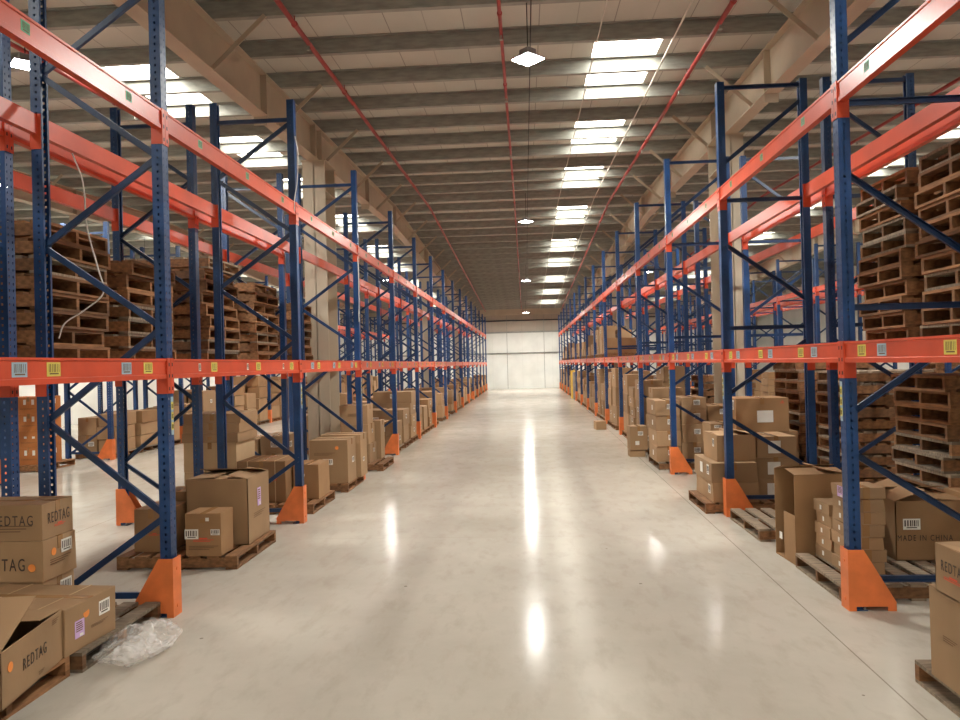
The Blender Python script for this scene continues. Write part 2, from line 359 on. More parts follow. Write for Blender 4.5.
bolt_me = MB().tube((0, 0, 0), (0, 0, .018), .006).tube((0, 0, .002), (0, 0, .009), .011, 0, 6).mesh('anchor_bolt', M['galv'])
ROWS = [  # key, aisle face x, rotation, style, Y of frame 0, description, side, kmin, kmax
    ('LA', -2.512, PI, 'L', YL, 'left aisle rack'), ('LB', -4.62, 0, 'L', YL, 'left rear rack'),
    ('RA', 2.142, 0, 'R', YR, 'right aisle rack'), ('RB', 4.215, PI, 'R', YR, 'right rear rack'),
    ('LC', -8.2, PI, 'L', YL, 'left far rack'), ('LD', -10.28, 0, 'L', YL, 'left outermost rack'),
    ('RC', 7.8, 0, 'R', YR, 'right far rack'), ('RD', 9.85, PI, 'R', YR, 'right outermost rack')]
ROW = {r[0]: r for r in ROWS}
def frame(r, k):
    key, x, rz, st, y0, desc = r; y = y0 + k * BAY
    prt, far = FR[st]
    lab = 'blue steel upright frame, %s from the camera, %s' % (od(k), desc) if k >= 0 else 'blue steel upright frame right beside the camera, %s' % desc
    near = (key in ('LA', 'RA') and y < 31) or (key in ('LB', 'RB') and y < 15)
    m = T((x, y, 0)) @ RZ(rz)
    if not near:
        return tag(obj('upright_frame', far, None, m), lab, 'rack frame', 'upright frames of the pallet racks')
    e = obj('upright_frame', None, None, m); e.empty_display_size = .2; tag(e, lab, 'rack frame', 'upright frames of the pallet racks')
    first = None
    for n, me, mt in prt:
        if n == 'label_strip':
            if key not in ('LA', 'RA'): continue
            obj(n, me, first, mt, label='strip of yellow barcode tags')
        elif n == 'column_guard': obj(n, me, e, mt, label='orange steel foot guard')
        else:
            q = obj(n, me, e, mt)
            if n == 'upright_post' and first is None: first = q
            if n == 'foot_plate': [obj('anchor_bolt', bolt_me, q, T(p)) for p in ((.02, .05, .008), (PW + .012, -.05, .008))]
    return e
for r in ROWS:
    for k in range(-1 if r[0][1] in 'AB' else 0, 15): frame(r, k)

# beams
BL = BAY - .086
bprof = [(0, 0), (0, .028), (.007, .033), (.007, .122), (0, .127), (0, .14), (.05, .14), (.05, 0)]
beam_mb = MB().prism(bprof, 1, -BL / 2, BL / 2)
def connector(sd):
    y1 = sd * (BL / 2 + .041); y0 = sd * (BL / 2 + .001); b = MB()
    b.box(-.006, -.001, min(y0, y1), max(y0, y1), -.105, .145)
    ys_ = sd * (BL / 2 - .004); b.box(-.006, .075, min(ys_, ys_ + sd * .004), max(ys_, ys_ + sd * .004), -.105, .145)
    for z in (-.07, .02, .1): b.box(-.0075, -.006, sd * (BL / 2 + .02) - .006, sd * (BL / 2 + .02) + .006, z - .012, z + .012, 1)
    return b
conn = [connector(-1), connector(1)]
beam_me = beam_mb.mesh('shelf_beam', M['orange']); conn_me = [c.mesh('beam_connector', [M['orange'], M['dark']]) for c in conn]
beam_all = MB(); beam_all.merge(beam_mb, Matrix()); [beam_all.merge(c, Matrix()) for c in conn]; beam_far = beam_all.mesh('shelf_beam', [M['orange'], M['dark']])
def barcode(w, h, paper, horizontal=False):
    b = MB().box(0, .0012, -w / 2, w / 2, -h / 2, h / 2, 0)
    x = -w * .4; rr = random.Random(int(w * 1000) + 3)
    while x < w * .38:
        t = rr.choice((.03, .05)) * w
        b.box(-.0006, 0, x, x + t, -h * .2, h * .38, 1); x += t + rr.choice((.06, .09)) * w
    b.box(-.0006, 0, -w * .35, w * .3, -h * .36, -h * .26, 1)
    return b.mesh('barcode_label', [M[paper], M['inksoft']])
bc = {k: barcode(.115, .075, k) for k in ('yellow', 'paleblue')}; bc['green'] = barcode(.07, .06, 'green'); bc['white'] = barcode(.04, .06, 'white')
specs = []
for r in ROWS:
    key = r[0]; left = key[0] == 'L'
    for k in range(-1 if key[1] in 'AB' else 0, 14):
        yc = r[4] + (k + .5) * BAY
        for side in ('aisle', 'rear'):
            colbay = any(abs(cy - yc) < BAY / 2 and (gx < 0) == left for gx, cy in COLS)
            if key[1] == 'B' and side == 'rear' and colbay: continue
            for lv, z in ((1, L1), (2, L2)):
                d = math.hypot(r[1], yc) * (1.0 if key[1] == 'A' else 1.25 if key[1] == 'B' else 1.7)
                specs.append((d, r, k, yc, side, lv, z))
specs.sort(key=lambda s: s[0]); rest = MB()
for n, (d, r, k, yc, side, lv, z) in enumerate(specs):
    key, x, rz, st, y0, desc = r
    sgn = 1 if abs(rz) < .1 else -1
    if side == 'aisle': m = T((x, yc, z - .14)) @ RZ(rz)
    else: m = T((x + sgn * DEP, yc, z - .14)) @ RZ(rz + PI)
    if n >= 298:
        rest.merge(beam_all, m); continue
    bay = od(k + 1) + ' bay'
    lab = 'orange %s shelf beam, %s side, %s of the %s' % ('lower' if lv == 1 else 'upper', side, bay, desc)
    if d > 24:
        tag(obj('shelf_beam', beam_far, None, m), lab, 'shelf beam', 'orange beams of the pallet racks'); continue
    e = obj('shelf_beam', beam_me, None, m); tag(e, lab, 'shelf beam', 'orange beams of the pallet racks')
    obj('beam_connector', conn_me[0], e); obj('beam_connector', conn_me[1], e)
    if side == 'aisle' and key[1] == 'A':
        for p in (.5, 1.5, 2.5):
            for dy, c in ([(0, 'paleblue'), (.27, 'yellow')] if lv == 1 else [(.1, 'green')]):
                if key == 'LA' and k == 0 and c == 'paleblue': c = 'white'
                yy = p + dy - BAY / 2
                if sgn < 0: yy = -yy
                obj('barcode_label', bc[c], e, T((.0055, yy, .078)), label={'paleblue': 'pale blue', 'yellow': 'yellow', 'green': 'green', 'white': 'small white'}[c] + ' barcode label')
if rest.v: tag(obj('distant_shelf_beam', rest.mesh('distant_shelf_beam', [M['orange'], M['dark']])), 'orange beams of the outermost racks far from the camera', 'shelf beam', None, 'stuff')

# ------------------------------------------------------------------ pallets
PX, PY, PH, PT = 1.05, 1.0, .115, .137
def pallet_parts():
    top = MB(); n = 7; w = .105
    for i in range(n):
        x = -PX / 2 + w / 2 + i * (PX - w) / (n - 1); top.box(x - w / 2, x + w / 2, -PY / 2, PY / 2, PH - .02, PH)
    bot = MB()
    for x in (-PX / 2 + .05, 0, PX / 2 - .05): bot.box(x - .05, x + .05, -PY / 2, PY / 2, 0, .018)
    st = MB().prism([(-PX / 2, .018), (PX / 2, .018), (PX / 2, PH - .02), (-PX / 2, PH - .02)], 1, -.02, .02)
    return top, bot, st
pt, pb, ps = pallet_parts()
pal_me = {}
for wk in ('wood', 'woodgrey'):
    pal_me[wk] = (pt.mesh('top_deck', M[wk]), pb.mesh('bottom_deck', M[wk]), ps.mesh('stringer', M['wood']))
whole = MB(); whole.merge(pt, Matrix(), 0); whole.merge(pb, Matrix(), 0)
for y in (-PY / 2 + .02, 0, PY / 2 - .02): whole.merge(ps, T((0, y, 0)), 1)
pal_whole = {wk: whole.mesh('wooden_pallet', [M[wk], M['wood']]) for wk in ('wood', 'woodgrey')}
PALS = []
def pallet(x, y, z, label, group=None, rz=0, wk='wood', detail=None, sx=1, sy=1, h=1):
    PALS.append((x, y, z, label, group, rz, wk, detail, sx, sy, h))
    return z + PH
def emit_pallets():
    PALS.sort(key=lambda p: math.hypot(p[0], p[1])); big = MB()
    for n, (x, y, z, label, group, rz, wk, detail, sx, sy, h) in enumerate(PALS):
        m = T((x, y, z)) @ RZ(rz) @ Matrix.Diagonal((sx, sy, h, 1))
        if n >= 298: big.merge(whole, m); continue
        if detail is None: detail = y < 11.2
        if not detail:
            tag(obj('wooden_pallet', pal_whole[wk], None, m), label, 'pallet', group); continue
        e = obj('wooden_pallet', None, None, m); tag(e, label, 'pallet', group); t_, b_, s_ = pal_me[wk]
        obj('top_deck', t_, e); obj('bottom_deck', b_, e)
        for yy in (-PY / 2 + .02, 0, PY / 2 - .02): obj('stringer', s_, e, T((0, yy, 0)))
    if big.v: tag(obj('distant_pallets', big.mesh('distant_pallets', [M['wood'], M['wood']])), 'far stacks of wooden pallets beyond the nearer ones', 'pallet', None, 'stuff')
def pstack(x, y, z, n, where, sx=.96, sy=.92, j=.03):
    for i in range(n):
        tier = 'bottom' if i == 0 else 'top' if i == n - 1 else '%s from the bottom' % od(i)
        g = 'stacked pallets ' + where
        pallet(x + rnd.uniform(-j, j), y + rnd.uniform(-j, j), z + i * (PT + .0015), 'wooden pallet, %s, stack %s' % (tier, where), g,
               rnd.uniform(-.025, .025), 'wood' if rnd.random() < .7 else 'woodgrey', None, sx * rnd.uniform(.96, 1.02), sy * rnd.uniform(.96, 1.02), PT / PH)

# ------------------------------------------------------------------ cartons
_txt = {}
def textmesh(s, m):
    if (s, m) in _txt: return _txt[(s, m)]
    cu = bpy.data.curves.new('lettering', 'FONT'); cu.body = s; cu.size = 1; cu.align_x = 'CENTER'; cu.align_y = 'CENTER'; cu.extrude = .004; cu.space_character = 1.3
    o = bpy.data.objects.new('tmp', cu); C.objects.link(o); bpy.context.view_layer.update()
    me = bpy.data.meshes.new_from_object(o.evaluated_get(bpy.context.evaluated_depsgraph_get())); bpy.data.objects.remove(o)
    me.materials.clear(); me.materials.append(M[m]); me.name = 'printed_lettering'; _txt[(s, m)] = me; return me
def facem(face, sx, sy, sz, u, v, off=.0012):
    """matrix whose local x is right, y is up, z outward on the face; u, v run 0..1"""
    if face == '-y': X, Z, o = Vector((1, 0, 0)), Vector((0, -1, 0)), Vector((-sx / 2 + u * sx, -sy / 2 - off, v * sz))
    elif face == '+x': X, Z, o = Vector((0, 1, 0)), Vector((1, 0, 0)), Vector((sx / 2 + off, -sy / 2 + u * sy, v * sz))
    elif face == '-x': X, Z, o = Vector((0, -1, 0)), Vector((-1, 0, 0)), Vector((-sx / 2 - off, sy / 2 - u * sy, v * sz))
    else: X, Z, o = Vector((1, 0, 0)), Vector((0, 0, 1)), Vector((-sx / 2 + u * sx, -sy / 2 + v * sy, sz + off))
    Y = Z.cross(X); m = Matrix((X, Y, Z)).transposed().to_4x4(); m.translation = o; return m
_lab = {}
def labmesh(kind, w, h):
    k = (kind, round(w, 3), round(h, 3))
    if k in _lab: return _lab[k]
    b = MB(); e = .0008
    if kind == 'dot':
        b.tube((0, 0, 0), (0, 0, e), w / 2, 0, 20); mats = [M['sticker']]
    elif kind in ('barcode', 'lilac'):
        b.box(-w / 2, w / 2, -h / 2, h / 2, 0, e, 0); x = -w * .42; rr = random.Random(5)
        if kind == 'barcode':
            while x < w * .4:
                t = rr.choice((.03, .05, .08)) * w; b.box(x, x + t, -h * .2, h * .36, e, e * 1.6, 1); x += t + rr.choice((.05, .08)) * w
            b.box(-w * .3, w * .3, -h * .36, -h * .27, e, e * 1.6, 1); mats = [M['white'], M['ink']]
        else:
            for i in range(5): b.box(-w * .38, w * (.1 + .25 * rr.random()), h * (.34 - .12 * i), h * (.40 - .12 * i), e, e * 1.6, 1)
            b.box(0, w * .35, -h * .46, -h * .3, e, e * 1.6, 2); mats = [M['purple'], M['inksoft'], M['white']]
    elif kind == 'plain':
        b.box(-w / 2, w / 2, -h / 2, h / 2, 0, e, 0); mats = [M['white']]
    elif kind == 'lines':
        for i in range(3): b.box(-w / 2, w / 2 * (1 - .3 * i), h * (.3 - .35 * i), h * (.3 - .35 * i) + h * .12, 0, e * .6, 0)
        mats = [M['inksoft']]
    elif kind == 'redlines':
        for i in range(2): b.box(-w / 2, w / 2 * (1 - .3 * i), h * (.2 - .4 * i), h * (.2 - .4 * i) + h * .18, 0, e * .6, 0)
        b.box(-w * .2, w * .2, h * .5, h * .9, 0, e * .6, 0); mats = [M['redink']]
    _lab[k] = b.mesh({'dot': 'round_sticker', 'lines': 'printed_lines', 'redlines': 'printed_lines'}.get(kind, 'shipping_label'), mats); return _lab[k]
NCART = [0]
CARTS = []
def carton(x, y, z, sx, sy, sz, label, group=None, rz=0, mk='card', tape='y', decals=(), opened=None, bevel=.004, strap=False):
    CARTS.append((x, y, z, sx, sy, sz, label, group, rz, mk, tape, decals, opened, bevel, strap)); return z + sz
def emit_cartons():
    def score(c):
        d = math.hypot(c[0], c[1]); row = 1 if abs(c[0]) < 3.35 else .45 if abs(c[0]) < 5 else .3
        return -(c[5] * max(c[3], c[4]) / d ** 2 * row + (100 if c[1] < 13.3 and abs(c[0]) < 4.3 else 0) + (50 if c[9] == 'cardred' else 0))
    CARTS.sort(key=score); big = MB()
    mks = ['card', 'carddark', 'cardred', 'cardlight', 'yellowbox']
    for n, c in enumerate(CARTS):
        if n < 297: build_carton(*c)
        else: big.merge(MB().box(-c[3] / 2, c[3] / 2 - .012, -c[4] / 2, c[4] / 2, 0, c[5] - .012), T(c[:3]) @ RZ(c[8]), mks.index(c[9]))
    if big.v: tag(obj('distant_cardboard_boxes', big.mesh('distant_cardboard_boxes', [M[k] for k in mks])), 'far brown cartons in the rear and side aisle racks', 'box', None, 'stuff')
def build_carton(x, y, z, sx, sy, sz, label, group=None, rz=0, mk='card', tape='y', decals=(), opened=None, bevel=.004, strap=False):
    """closed or open corrugated carton; x, y centre of its base"""
    NCART[0] += 1
    b = MB(); mats = [M[mk], M['inner'], M['cardlight']]
    m = T((x, y, z)) @ RZ(rz)
    simple = y > 16
    if opened is None:
        b.box(-sx / 2, sx / 2, -sy / 2, sy / 2, 0, sz, 0)
        me = b.mesh('cardboard_box', mats, 0 if simple else bevel)
        if not simple:                                    # handled corners bulge and dent slightly
            rr = random.Random(NCART[0])
            dv = {}
            for v in me.vertices:
                k = (v.co.x > 0, v.co.y > 0, v.co.z > sz / 2)
                if k not in dv: dv[k] = Vector((rr.uniform(-.006, .006), rr.uniform(-.006, .006), 0))
                if z + v.co.z > z + .01: v.co += dv[k]
    else:
        t = .006
        b.box(-sx / 2, sx / 2, -sy / 2, sy / 2, 0, t, 0)
        cut = any(f[0] == 'cut' for f in opened)
        b.box(-sx / 2, -sx / 2 + t, -sy / 2, sy / 2 * (.1 if cut else 1), 0, sz * (.55 if cut else 1), 0); b.box(sx / 2 - t, sx / 2, -sy / 2, sy / 2, 0, sz, 0)
        b.box(-sx / 2, sx / 2, -sy / 2, -sy / 2 + t, 0, sz, 0); b.box(-sx / 2, sx / 2, sy / 2 - t, sy / 2, 0, sz, 0)
        me = b.mesh('cardboard_box', mats)
    e = obj('cardboard_box', me, None, m); tag(e, label, 'box', group)
    if opened:
        for side, ang, ln in [f for f in opened if f[0] != 'cut']:                      # flaps hinge on the rim; 0 = flat closed, positive = lifted
            t = .005; f = MB()
            if side in '+x-x':
                s = 1 if side == '+x' else -1
                f.box(-ln if s > 0 else 0, 0 if s > 0 else ln, -sy / 2 + .004, sy / 2 - .004, 0, t)
                fm = T((s * sx / 2, 0, sz)) @ Matrix.Rotation(s * math.radians(ang), 4, 'Y')
            else:
                s = 1 if side == '+y' else -1
                f.box(-sx / 2 + .004, sx / 2 - .004, -ln if s > 0 else 0, 0 if s > 0 else ln, 0, t)
                fm = T((0, s * sy / 2, sz)) @ Matrix.Rotation(-s * math.radians(ang), 4, 'X')
            obj('flap', f.mesh('flap', M[mk]), e, fm)
    elif tape and not simple:
        tb = MB(); w = .025; o = .0022
        if tape == 'y':
            tb.box(-w, w, -sy / 2 - o, sy / 2 + o, sz, sz + o); tb.box(-w, w, -sy / 2 - o, -sy / 2, sz - .08, sz); tb.box(-w, w, sy / 2, sy / 2 + o, sz - .08, sz)
        else:
            tb.box(-sx / 2 - o, sx / 2 + o, -w, w, sz, sz + o); tb.box(-sx / 2 - o, -sx / 2, -w, w, sz - .08, sz); tb.box(sx / 2, sx / 2 + o, -w, w, sz - .08, sz)
        obj('packing_tape', tb.mesh('packing_tape', M['tape']), e)
    if strap:
        for q in ((-.28, .28) if strap == 2 else (-.12,)):
            sb = MB(); o = .002; w = .005; c = q * sx
            sb.box(c - w, c + w, -sy / 2 - o, sy / 2 + o, sz, sz + o); sb.box(c - w, c + w, -sy / 2 - o, -sy / 2, 0, sz); sb.box(c - w, c + w, sy / 2, sy / 2 + o, 0, sz)
            obj('plastic_strap', sb.mesh('plastic_strap', M['cardlight']), e)
    for d in decals:
        face, kind, u, v, w, h = d[:6]; off = .003
        if kind == 'text':
            me_ = textmesh(d[6], d[7] if len(d) > 7 else 'inksoft'); s_ = h * 1.4
            obj('printed_lettering', me_, e, facem(face, sx, sy, sz, u, v, off) @ Matrix.Diagonal((w * 1.0, s_, .1, 1)))
        else:
            nm = {'dot': 'round_sticker', 'lines': 'printed_lines', 'redlines': 'printed_lines'}.get(kind, 'shipping_label')
            obj(nm, labmesh(kind, w, h), e, facem(face, sx, sy, sz, u, v, off), **({'label': 'lilac shipping label'} if kind == 'lilac' else {}))

# ---- near left
pallet(-3.16, 3.61, 0, 'wooden pallet under the open carton in the near left corner', None, 0, 'wood', True, 1, 1)
pallet(-3.11, 4.61, 0, 'grey wooden pallet behind the front left corner pallet, carrying four boxes', None, 0, 'woodgrey', True, 1, .92)
carton(-2.84, 3.71, PH, .50, .66, .275, 'open brown carton with a lifted flap, on the near left corner pallet', None, .17, 'card', None,
       [('+x', 'text', .50, .50, .056, .06, 'REDTAG', 'ink'), ('+x', 'dot', .12, .66, .05, .05), ('+x', 'lines', .85, .88, .08, .03), ('+x', 'lines', .6, .12, .06, .02)], [('+x', -62, .16), ('-x', 2, .22), ('-y', 24, .40), ('+y', 5, .27)])
carton(-2.98, 4.325, PH, .72, .475, .272, 'strapped brown carton with barcode and lilac labels beside clear plastic', None, -.06, 'card', 'x',
       [('+x', 'barcode', .76, .66, .105, .085), ('+x', 'dot', .40, .72, .055, .055), ('+x', 'lilac', .27, .46, .085, .10), ('+x', 'lines', .66, .36, .16, .02)], None, .006, 2)
g = 'stack of three cartons in the near left rack bay'
z_ = carton(-3.50, 4.745, PH, .80, .33, .28, 'bottom brown carton of the near left stack, behind the strapped carton', g, .0, 'card', 'x', [('+x', 'barcode', .7, .72, .12, .09), ('+x', 'lines', .3, .8, .2, .02)])
z_ = carton(-3.49, 4.745, z_ + .002, .80, .355, .262, 'middle carton of the near left stack with orange dots and barcode', g, .0, 'card', 'x',
            [('+x', 'barcode', .68, .72, .115, .085), ('+x', 'dot', .30, .66, .05, .05), ('+x', 'lines', .5, .42, .22, .04), ('-y', 'text', .66, .42, .068, .08, 'REDTAG', 'ink'), ('-y', 'dot', .91, .36, .05, .05)], None, .005, 1)
carton(-3.50, 4.735, z_ + .002, .80, .335, .23, 'top carton of the near left stack with dark lettering on two sides', g, .02, 'card', 'x',
       [('+x', 'text', .52, .55, .052, .07, 'REDTAG', 'ink'), ('+x', 'redlines', .55, .3, .12, .02), ('-y', 'text', .76, .55, .06, .065, 'REDTAG', 'ink'), ('-y', 'lines', .76, .34, .26, .05)])
# crumpled film
bm = bmesh.new(); bmesh.ops.create_icosphere(bm, subdivisions=5, radius=1); rr = random.Random(4)
from mathutils import noise
for v in bm.verts:
    p = v.co.copy(); a = math.atan2(p.y, p.x)
    rad = 1 + .28 * noise.noise(Vector((p.x * 1.7, p.y * 1.7, 3))) + .14 * noise.noise(p * 4.5) + .03 * noise.noise(p * 9)
    lobes = .8 + .35 * abs(math.sin(a * 1.5 + .6))
    v.co = Vector((p.x * rad * .21, p.y * rad * .30, max(0, p.z * .5 + .36) * .135 * lobes * rad * (1.15 - .3 * abs(p.x))))
    v.co.z += .01 * (1 - abs(noise.noise(p * 5 + Vector((3, 1, 2)))) * 3); v.co.z = max(.002, v.co.z)
me = bpy.data.meshes.new('plastic_film'); bm.to_mesh(me); bm.free(); me.materials.append(M['film'])
for p in me.polygons: p.use_smooth = (p.index % 3 != 0)
tag(obj('plastic_film', me, None, T((-2.43, 4.49, 0)) @ RZ(.05)), 'crumpled clear plastic film lying on the floor by the left pallet', 'plastic')

# ---- left bay 0
pallet(-3.06, 6.80, 0, 'wooden pallet under the big open box behind the first left upright', None, 0, 'wood', True, 1.02, 1)
carton(-2.86, 6.98, PH, .58, .56, .60, 'large brown box with ajar top flap and lilac label, left rack', None, 0, 'card', None,
       [('+x', 'lilac', .5, .66, .09, .17), ('+x', 'lines', .5, .4, .3, .05)], [('+x', 10, .2), ('-x', 4, .27), ('-y', -1, .28), ('+y', 12, .27)])
carton(-2.82, 6.44, PH, .31, .28, .37, 'small brown carton with white labels in front of the large left box', None, .02, 'carddark', 'y',
       [('-y', 'barcode', .17, .52, .12, .085), ('-y', 'barcode', .84, .56, .08, .05), ('-y', 'redlines', .5, .36, .18, .03), ('-y', 'lines', .5, .2, .26, .04), ('-y', 'plain', .62, .86, .03, .03)])
carton(-3.36, 6.66, PH, .32, .40, .38, 'narrow brown carton between the first left upright and the large box', None, -.02, 'carddark', 'y', [('-y', 'redlines', .6, .4, .1, .02)])
carton(-3.34, 7.08, PH, .30, .34, .46, 'plain carton behind the narrow one on the same left pallet', None, .03, 'carddark', 'y')
# row B behind: strapped stack
pallet(-4.10, 9.25, 0, 'wooden pallet under the strapped stack in the second left rack', None, 0, 'wood', True, .95, .95)
z_ = PH; g = 'strapped cartons in the second left rack'
for i, (h, dx) in enumerate(((.36, 0), (.36, 0))):
    z_ = carton(-3.88 + dx, 9.22, z_, .66, .62, h, 'pale strapped carton, %s of the stack behind the large left box' % ('bottom' if i == 0 else 'second'), g, 0, 'cardlight', 'y', (), None, .004, 2) + .002
for i, n in enumerate(('third', 'fourth', 'top')):
    z_ = carton(-3.86 + .01 * i, 9.2, z_, .70, .66, .115, 'flat brown carton, %s of the stack behind the large left box' % n, g, .02 * i, 'card', 'y') + .002
# left bay 1: wrapped crate + pair of boxes
pallet(-3.06, 9.15, 0, 'wooden pallet behind the second left guard, carrying a low strapped box', None, 0, 'wood', True, 1, 1)
carton(-3.2, 9.1, PH, .60, .62, .50, 'wide low box wrapped in film with white straps, left rack', None, 0, 'carddark', 'y', [('-y', 'redlines', .78, .55, .05, .04)], None, .01, 2)
carton(-2.72, 9.25, PH, .32, .50, .42, 'dark brown carton at the second left upright, beside the wrapped box', None, 0, 'carddark', 'y', [('-y', 'barcode', .3, .7, .1, .03)])
pallet(-3.0, 10.62, 0, 'wooden pallet under the pair of square boxes, third along the left', None, 0, 'wood', True, 1, 1)
carton(-2.75, 10.42, PH, .54, .50, .60, 'square brown box with barcode and orange dot, third left pallet', None, 0, 'card', 'x',
       [('-y', 'barcode', .48, .5, .14, .08), ('-y', 'dot', .72, .82, .05, .05), ('-y', 'lines', .4, .68, .3, .04), ('+x', 'barcode', .6, .5, .12, .08)])
carton(-2.72, 10.93, PH, .60, .42, .62, 'brown box right behind the square dotted one, third left pallet', None, 0, 'card', 'x', [('+x', 'barcode', .4, .4, .1, .06)])
pallet(-2.90, 12.62, 0, 'wooden pallet under three labelled boxes before the fourth left guard', None, 0, 'wood', False, 1, 1)
z_ = PH
for i, n in enumerate(('bottom', 'middle', 'top')):
    z_ = carton(-2.84 - .02 * i, 12.5, z_, .46, .50, .32, '%s brown carton of the three-high stack, fourth pallet along the left' % n, 'three high stack on the fourth left pallet', .03 * (i - 1), 'card', 'x',
                [('-y', 'barcode', .6, .55, .17, .09), ('+x', 'barcode', .6, .6, .08, .06)] if i < 2 else [('-y', 'lines', .5, .5, .2, .05)]) + .002
carton(-2.72, 13.0, PH, .36, .34, .66, 'tall carton just behind the three-high stack on the left', None, 0, 'card', 'x')

# ---- near right
pallet(2.52, 3.55, 0, 'wooden pallet at the near right corner of the picture', None, .0, 'woodgrey', True, 1, 1)
carton(2.235, 3.61, PH, .50, .52, .45, 'lower brown box at the near right corner, with faint stamp', None, .0, 'card', 'x', [('-x', 'lines', .35, .5, .12, .03), ('-x', 'dot', .72, .74, .05, .05)])
carton(2.20, 3.54, PH + .452, .48, .44, .228, 'upper brown box with red marks at the near right corner', None, .0, 'card', None,
       [('-x', 'text', .36, .60, .045, .05, 'REDTAG', 'ink'), ('-x', 'redlines', .36, .36, .16, .02), ('-x', 'dot', .68, .62, .06, .06)], [('-x', 2, .18), ('+x', 6, .2), ('-y', 4, .21), ('+y', 1, .21)])
# second right pallet with shoe cartons
pallet(2.68, 5.80, 0, 'wooden pallet under the shoebox-sized cartons beside the first right guard', None, .0, 'woodgrey', True, 1, .88)
g = 'small cartons stacked by the first right upright'
hh = .089
for ci, (cx, cy, n, w_) in enumerate(((2.44, 6.06, 5, .30), (2.45, 5.745, 6, .29))):
    z_ = PH
    for i in range(n):
        tier = 'bottom' if i == 0 else 'top' if i == n - 1 else od(i) + ' from bottom'
        z_ = carton(cx + rnd.uniform(-.012, .012), cy + rnd.uniform(-.006, .006), z_, .26, w_, hh, 'small brown carton, %s, %s column by the first right upright' % (tier, 'far' if ci == 0 else 'near'), g, rnd.uniform(-.03, .03), 'card', 'y' if ci else None,
                    [('-x', 'plain', .5, .5, .03, .035), ('-x', 'lines', .5, .5, .02, .02)], None, .003) + .0015
carton(2.46, 5.76, PH + 6 * (hh + .0015) + .001, .28, .26, .085, 'top carton with a lilac label by the first right upright', None, .02, 'card', 'y', [('-x', 'lilac', .6, .5, .1, .08)])
carton(2.38, 6.50, .0, .44, .42, .74, 'tall torn open carton standing behind the second right pallet', None, .06, 'carddark', None,
       [('-x', 'plain', .3, .25, .06, .06)], [('cut', 0, 0), ('+x', 12, .2), ('-y', 8, .2), ('+y', 14, .2)])
# long board box between frames with the origin marking
carton(3.10, 6.28, PH, .54, .60, .455, 'large brown carton with open top and barcode, behind the first right guard', None, 0, 'carddark', None,
       [('-y', 'barcode', .22, .62, .13, .085), ('-y', 'text', .40, .38, .045, .045, 'MADE IN CHINA', 'ink')], [('-y', 2, .28), ('+y', 12, .3), ('-x', 20, .25), ('+x', 4, .25)])
carton(3.62, 6.0, 0, .5, .6, .62, 'plain carton standing on the floor beside the large open carton', None, 0, 'carddark', 'y')
# third: empty pallet
pallet(2.66, 7.61, 0, 'empty grey wooden pallet on the floor before the second right guard', None, 0, 'woodgrey', True, 1, 1)
# fourth pallet with boxes
pallet(2.47, 8.83, 0, 'wooden pallet poking into the aisle behind the second right guard', None, 0, 'wood', True, 1, .86)
g = 'cartons on the pallet by the second right upright'
z_ = carton(2.29, 8.84, PH, .50, .82, .22, 'bottom carton of the front stack by the second right upright', g, 0, 'card', 'y', [('-y', 'lines', .5, .5, .1, .03), ('-x', 'barcode', .8, .6, .10, .10)])
z_ = carton(2.27, 8.83, z_ + .002, .50, .84, .218, 'second carton of the front stack with two white labels on it', g, 0, 'card', 'y', [('-x', 'barcode', .82, .6, .10, .11), ('-x', 'plain', .45, .55, .12, .12)])
z_ = carton(2.32, 8.80, z_ + .002, .43, .56, .29, 'top carton of the front stack with open lid by the second right upright', g, .03, 'card', None, [('-x', 'barcode', .75, .7, .07, .09)], [('-x', -2, .22), ('+x', 14, .22), ('-y', 4, .27), ('+y', 2, .27)])
z_ = PH
for i in range(3):
    z_ = carton(2.77, 8.84, z_, .44, .56, .235, '%s carton of the inner stack by the second right upright' % ('bottom', 'middle', 'top')[i], g, .03 * (i - 1), 'card', 'y', [('-y', 'plain', .45, .5, .14, .14)]) + .002
# big square box high behind
z_ = 0
z_ = carton(2.98, 10.05, 0, .95, .60, .26, 'wide floor carton under the boxed pile, second right bay', 'pile of the second right bay', 0, 'card', 'y', [('-y', 'plain', .5, .5, .2, .14)])
z_ = carton(2.98, 10.05, z_ + .002, .92, .60, .26, 'wide second carton of the pile in the second right bay', 'pile of the second right bay', .01, 'card', 'y', [('-y', 'plain', .4, .5, .22, .15)])
z_ = carton(3.02, 10.05, z_ + .002, .86, .58, .24, 'wide printed carton below the big square box, second right bay', 'pile of the second right bay', -.01, 'card', 'y', [('-y', 'lines', .55, .55, .3, .08)])
carton(2.98, 9.98, z_ + .002, .66, .60, .43, 'big square brown box topping the pile in the second right bay', None, .0, 'carddark', 'y',
       [('-y', 'plain', .55, .46, .2, .15), ('-x', 'plain', .5, .4, .16, .16), ('-x', 'barcode', .8, .8, .09, .12), ('-y', 'redlines', .88, .85, .05, .03)])
